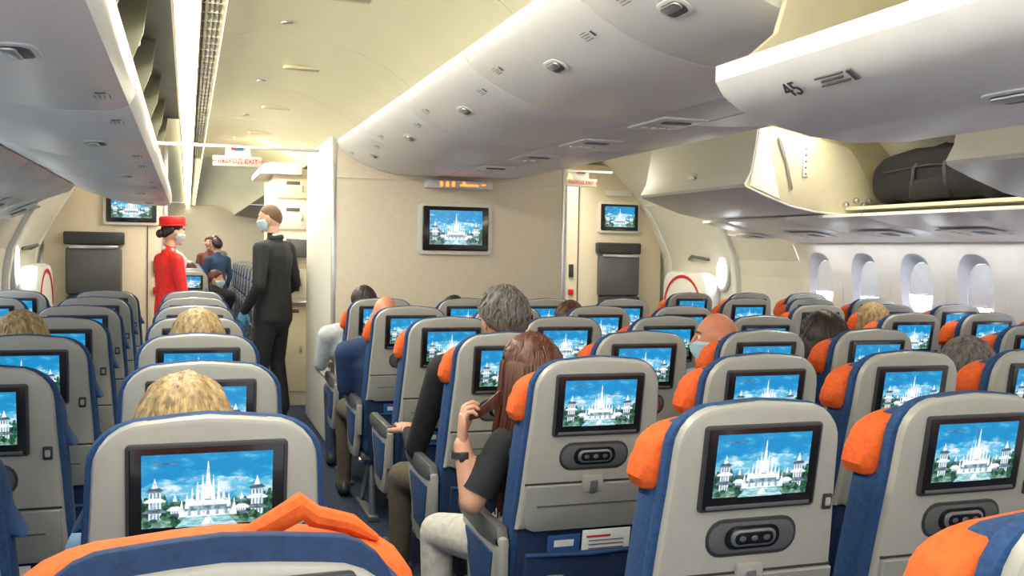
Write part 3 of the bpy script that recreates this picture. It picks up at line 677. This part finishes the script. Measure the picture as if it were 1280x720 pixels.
# standing crew
def standing(x,y,H,yaw,top,bot,skin,arms,skirt=False,shoe=M_dark,women=False,w=1.0):
    R=Matrix.Translation((x,y,0))@Matrix.Rotation(math.radians(yaw),4,'Z'); k=H/1.8
    T=lambda p:R@(V(p)*k); sv=tuple((R.to_3x3()@V((1,0,0))))
    sw=.185*w if not women else .165; kw=k*w
    S=[(T((0,0,.98)),T((0,.0,1.18)),(.165*kw,.13*kw),(.145*kw,.12*kw),top,sv),(T((0,0,1.18)),T((0,-.01,1.38)),(.145*kw,.12*kw),(.17*kw,.125*kw),top,sv),
       (T((0,-.01,1.38)),T((0,-.01,1.50)),(.165*kw,.11*kw),(.08*k,.07*k),top,sv),(T((0,-.01,1.48)),T((0,.01,1.62)),.058*k,.052*k,skin),
       (T((0,0,.84)),T((0,0,1.0)),(.175*kw,.135*kw),(.165*kw,.13*kw),top if not skirt else bot,sv)]
    if skirt: S.append((T((0,0,.56)),T((0,0,.95)),(.17*k,.14*k),(.165*k,.125*k),bot,sv))
    for i,s in enumerate((-1,1)):
        sh=T((s*sw,-.01,1.43)); el,wr=[T(a) for a in arms[i][:2]]
        S+= [(T((s*.06,-.01,1.44)),sh,.07*k,.066*kw,top),(sh,el,.062*kw,.050*kw,top),(el,wr,.048*kw,.036*kw,top)]
        hip=T((s*.09,0,.92)); kn=T((s*.10,.02 if i else .05,.50)); an=T((s*.10,-.05 if i else .03,.09))
        lm=skin if skirt else bot
        S+= [(hip,kn,.095*kw,.066*kw,bot if not skirt else lm),(kn,an,.062*kw,.050*kw if not skirt else .034*k,lm),(an+V((0,0,-.04)),an+R.to_3x3()@V((0,.15,-.05)),.042*k,.032*k,shoe)]
    mb=MB(); body(mb,S,.012,5); return mb,R,T
C_suit=cloth('suit_black',(.012,.014,.019),.7); C_red=cloth('uniform_red',(.72,.010,.010),.6); M_glove=pm('glove_blue',(.12,.35,.6),.4)
arms=[((-.27,-.03,1.13),(-.24,.12,.92)),((.27,-.05,1.13),(.22,.18,.95))]
mb,R,T=standing(.68,8.40,1.80,55,C_suit,C_suit,M_skin,arms,w=1.13)
for i,s in enumerate((-1,1)):
    e,w=[T(a) for a in arms[i]]; hand(mb,w,(w-e)+V((0,0,-.1)),R.to_3x3()@V((-s,0,0)),(1 if s<0 else -1),M_glove,.5)
head(mb,hM(T((0,.03,1.685)),66,-6,0,1.05),M_skin,H_buzz,'buzz',M_mask)
mb.tube([T((-.05,-.035,1.545)),T((0,-.06,1.55)),T((.05,-.035,1.545))],[.018,.02,.018],C_wht,10)
mb.tube([T((-.075,-.02,1.52)),T((0,-.075,1.53)),T((.075,-.02,1.52))],[.022,.024,.022],C_suit,10)
fin(mb,'steward_in_black_suit')
arms=[((-.22,.02,1.12),(-.12,.20,1.02)),((.22,.02,1.12),(.13,.20,1.03))]
mb,R,T=standing(-.15,9.0,1.66,-62,C_red,C_red,M_skin,arms,skirt=True,women=True)
for i,s in enumerate((-1,1)):
    e,w=[T(a) for a in arms[i]]; hand(mb,w,(w-e),(0,0,-1),(1 if s<0 else -1),M_skin,.5)
hm=hM(T((0,.03,1.69)),-68,-4); head(mb,hm,M_skin,H_dark,'bun',C_wht)
hatm=hm@Matrix.Translation((0,-.012,.092))@Matrix.Rotation(math.radians(6),4,'X')
mb.prism(ell(0,0,.100,.112,24),-.035,.048,C_red,.020,'xy',hatm); mb.tube([( .102*math.cos(a),.114*math.sin(a),-.03) for a in [i*math.pi/8 for i in range(17)]],[.008]*17,C_red,6,M=hatm)
mb.box((0,.112,.01),(.03,.006,.02),pm('badge_gold',(.7,.5,.15),.3,metal=1),.003,hatm)
mb.tube([T((-.06,.0,1.52)),T((0,.07,1.50)),T((.06,.0,1.52)),T((0,-.06,1.54)),T((-.06,.0,1.52))],[.022]*5,C_wht,10)
mb.tube([T((0,.09,1.49)),T((.03,.13,1.42)),T((.01,.14,1.34))],[(.025,.01),(.035,.01),(.01,.006)],C_wht,10)
fin(mb,'stewardess_in_red_uniform')
arms=[((-.24,.02,1.13),(-.2,.1,.9)),((.24,.02,1.13),(.22,.1,.92))]
for (x,y,h,yw,c,hr) in ((.44,16.0,1.56,20,cloth('shirt_navy',(.03,.07,.14)),H_dark),(.36,18.0,1.60,170,cloth('shirt_maroon',(.2,.06,.05)),H_brown),(.50,19.5,1.64,20,cloth('shirt_grey',(.2,.2,.2)),H_brown)):
    mb,R,T=standing(x,y,h,yw,c,C_jean,M_skin,arms)
    for i,s in enumerate((-1,1)):
        e,w=[T(a) for a in arms[i]]; hand(mb,w,(w-e),R.to_3x3()@V((-s,0,0)),(1 if s<0 else -1),M_skin,.5)
    head(mb,hM(T((0,.03,1.69)),yw),M_skin,hr,'short',None); fin(mb,'standing_passenger')
fin(seated(XC+.16,12.0,1.16,C_dk,C_jean,M_skin2,H_brown,'short',yaw=-100,mask=M_mask,lx=.12)[0],'seated_passenger')
fin(seated(XC,13.7,1.22,C_dk,C_jean,M_skin,H_brown,'short')[0],'seated_passenger')
fin(seated(XD,12.85,1.25,C_dk,C_jean,M_skin,H_dark,'short')[0],'seated_passenger')
# ---------------------------------------------------------------- lights & world
w=bpy.data.worlds.new('world'); sc.world=w; w.use_nodes=True; bg=w.node_tree.nodes['Background']; bg.inputs[0].default_value=(.90,.93,.96,1); bg.inputs[1].default_value=1.55
def area(x,y,z,sx,sy,e,col,rot=(0,0,0)):
    l=bpy.data.lights.new('cabin_and_fill_light','AREA'); l.shape='RECTANGLE'; l.size=sx; l.size_y=sy; l.energy=e; l.color=col
    o=bpy.data.objects.new('cabin_and_fill_light',l); o.location=(x,y,z); o.rotation_euler=rot; sc.collection.objects.link(o)
WARM=(1,.945,.78); COOL=(.92,.96,1)
for s in (1,-1):
    X=lambda x: x if s>0 else 2*CX-x
    area(X(-.01),3.2,2.385,.07,9.5,118 if s>0 else 88,WARM); area(X(-.01),16,2.385,.07,14,150,WARM)
    area(X(-.045),4.5,2.34,.04,12,60 if s>0 else 32,WARM,(0,math.radians(-100*s),0))
    area(X(-.045),17,2.34,.04,13,90,WARM,(0,math.radians(-100*s),0))
    area(X(.54),8.7,2.33,.3,.8,25,WARM)
    area(X(-.75),9.0,2.40,.3,.9,14,WARM)  # added fill over the door zones, brightens the dark walls there
    area(CX+s*3.02,3.0,1.55,.03,8,24,COOL)
area(CX,-1.2,2.2,3,.5,38,(1,.985,.94),(math.radians(55),0,0))  # added fill behind the camera, tilted forward to brighten the seat backs
# ---------------------------------------------------------------- camera
f=1220.; rho=math.radians(1.0); px,py=-405.,52.
qx=px*math.cos(rho)-py*math.sin(rho); qy=px*math.sin(rho)+py*math.cos(rho)
phi=math.atan(qy/f); th=math.atan(-qx*math.cos(phi)/f)
fw=V((math.sin(th)*math.cos(phi),math.cos(th)*math.cos(phi),-math.sin(phi))); rt=V((math.cos(th),-math.sin(th),0)); up=rt.cross(fw)
r2=rt*math.cos(rho)+up*math.sin(rho); u2=up*math.cos(rho)-rt*math.sin(rho)
cam=bpy.data.cameras.new('camera'); cam.lens=f/1280*36; cam.sensor_width=36; cam.clip_start=.05
co=bpy.data.objects.new('camera',cam); sc.collection.objects.link(co)
co.matrix_world=Matrix.Translation((0,0,HC))@Matrix((r2,u2,-fw)).transposed().to_4x4()
sc.camera=co
try: sc.view_settings.view_transform='Standard'
except Exception as e: print(e)
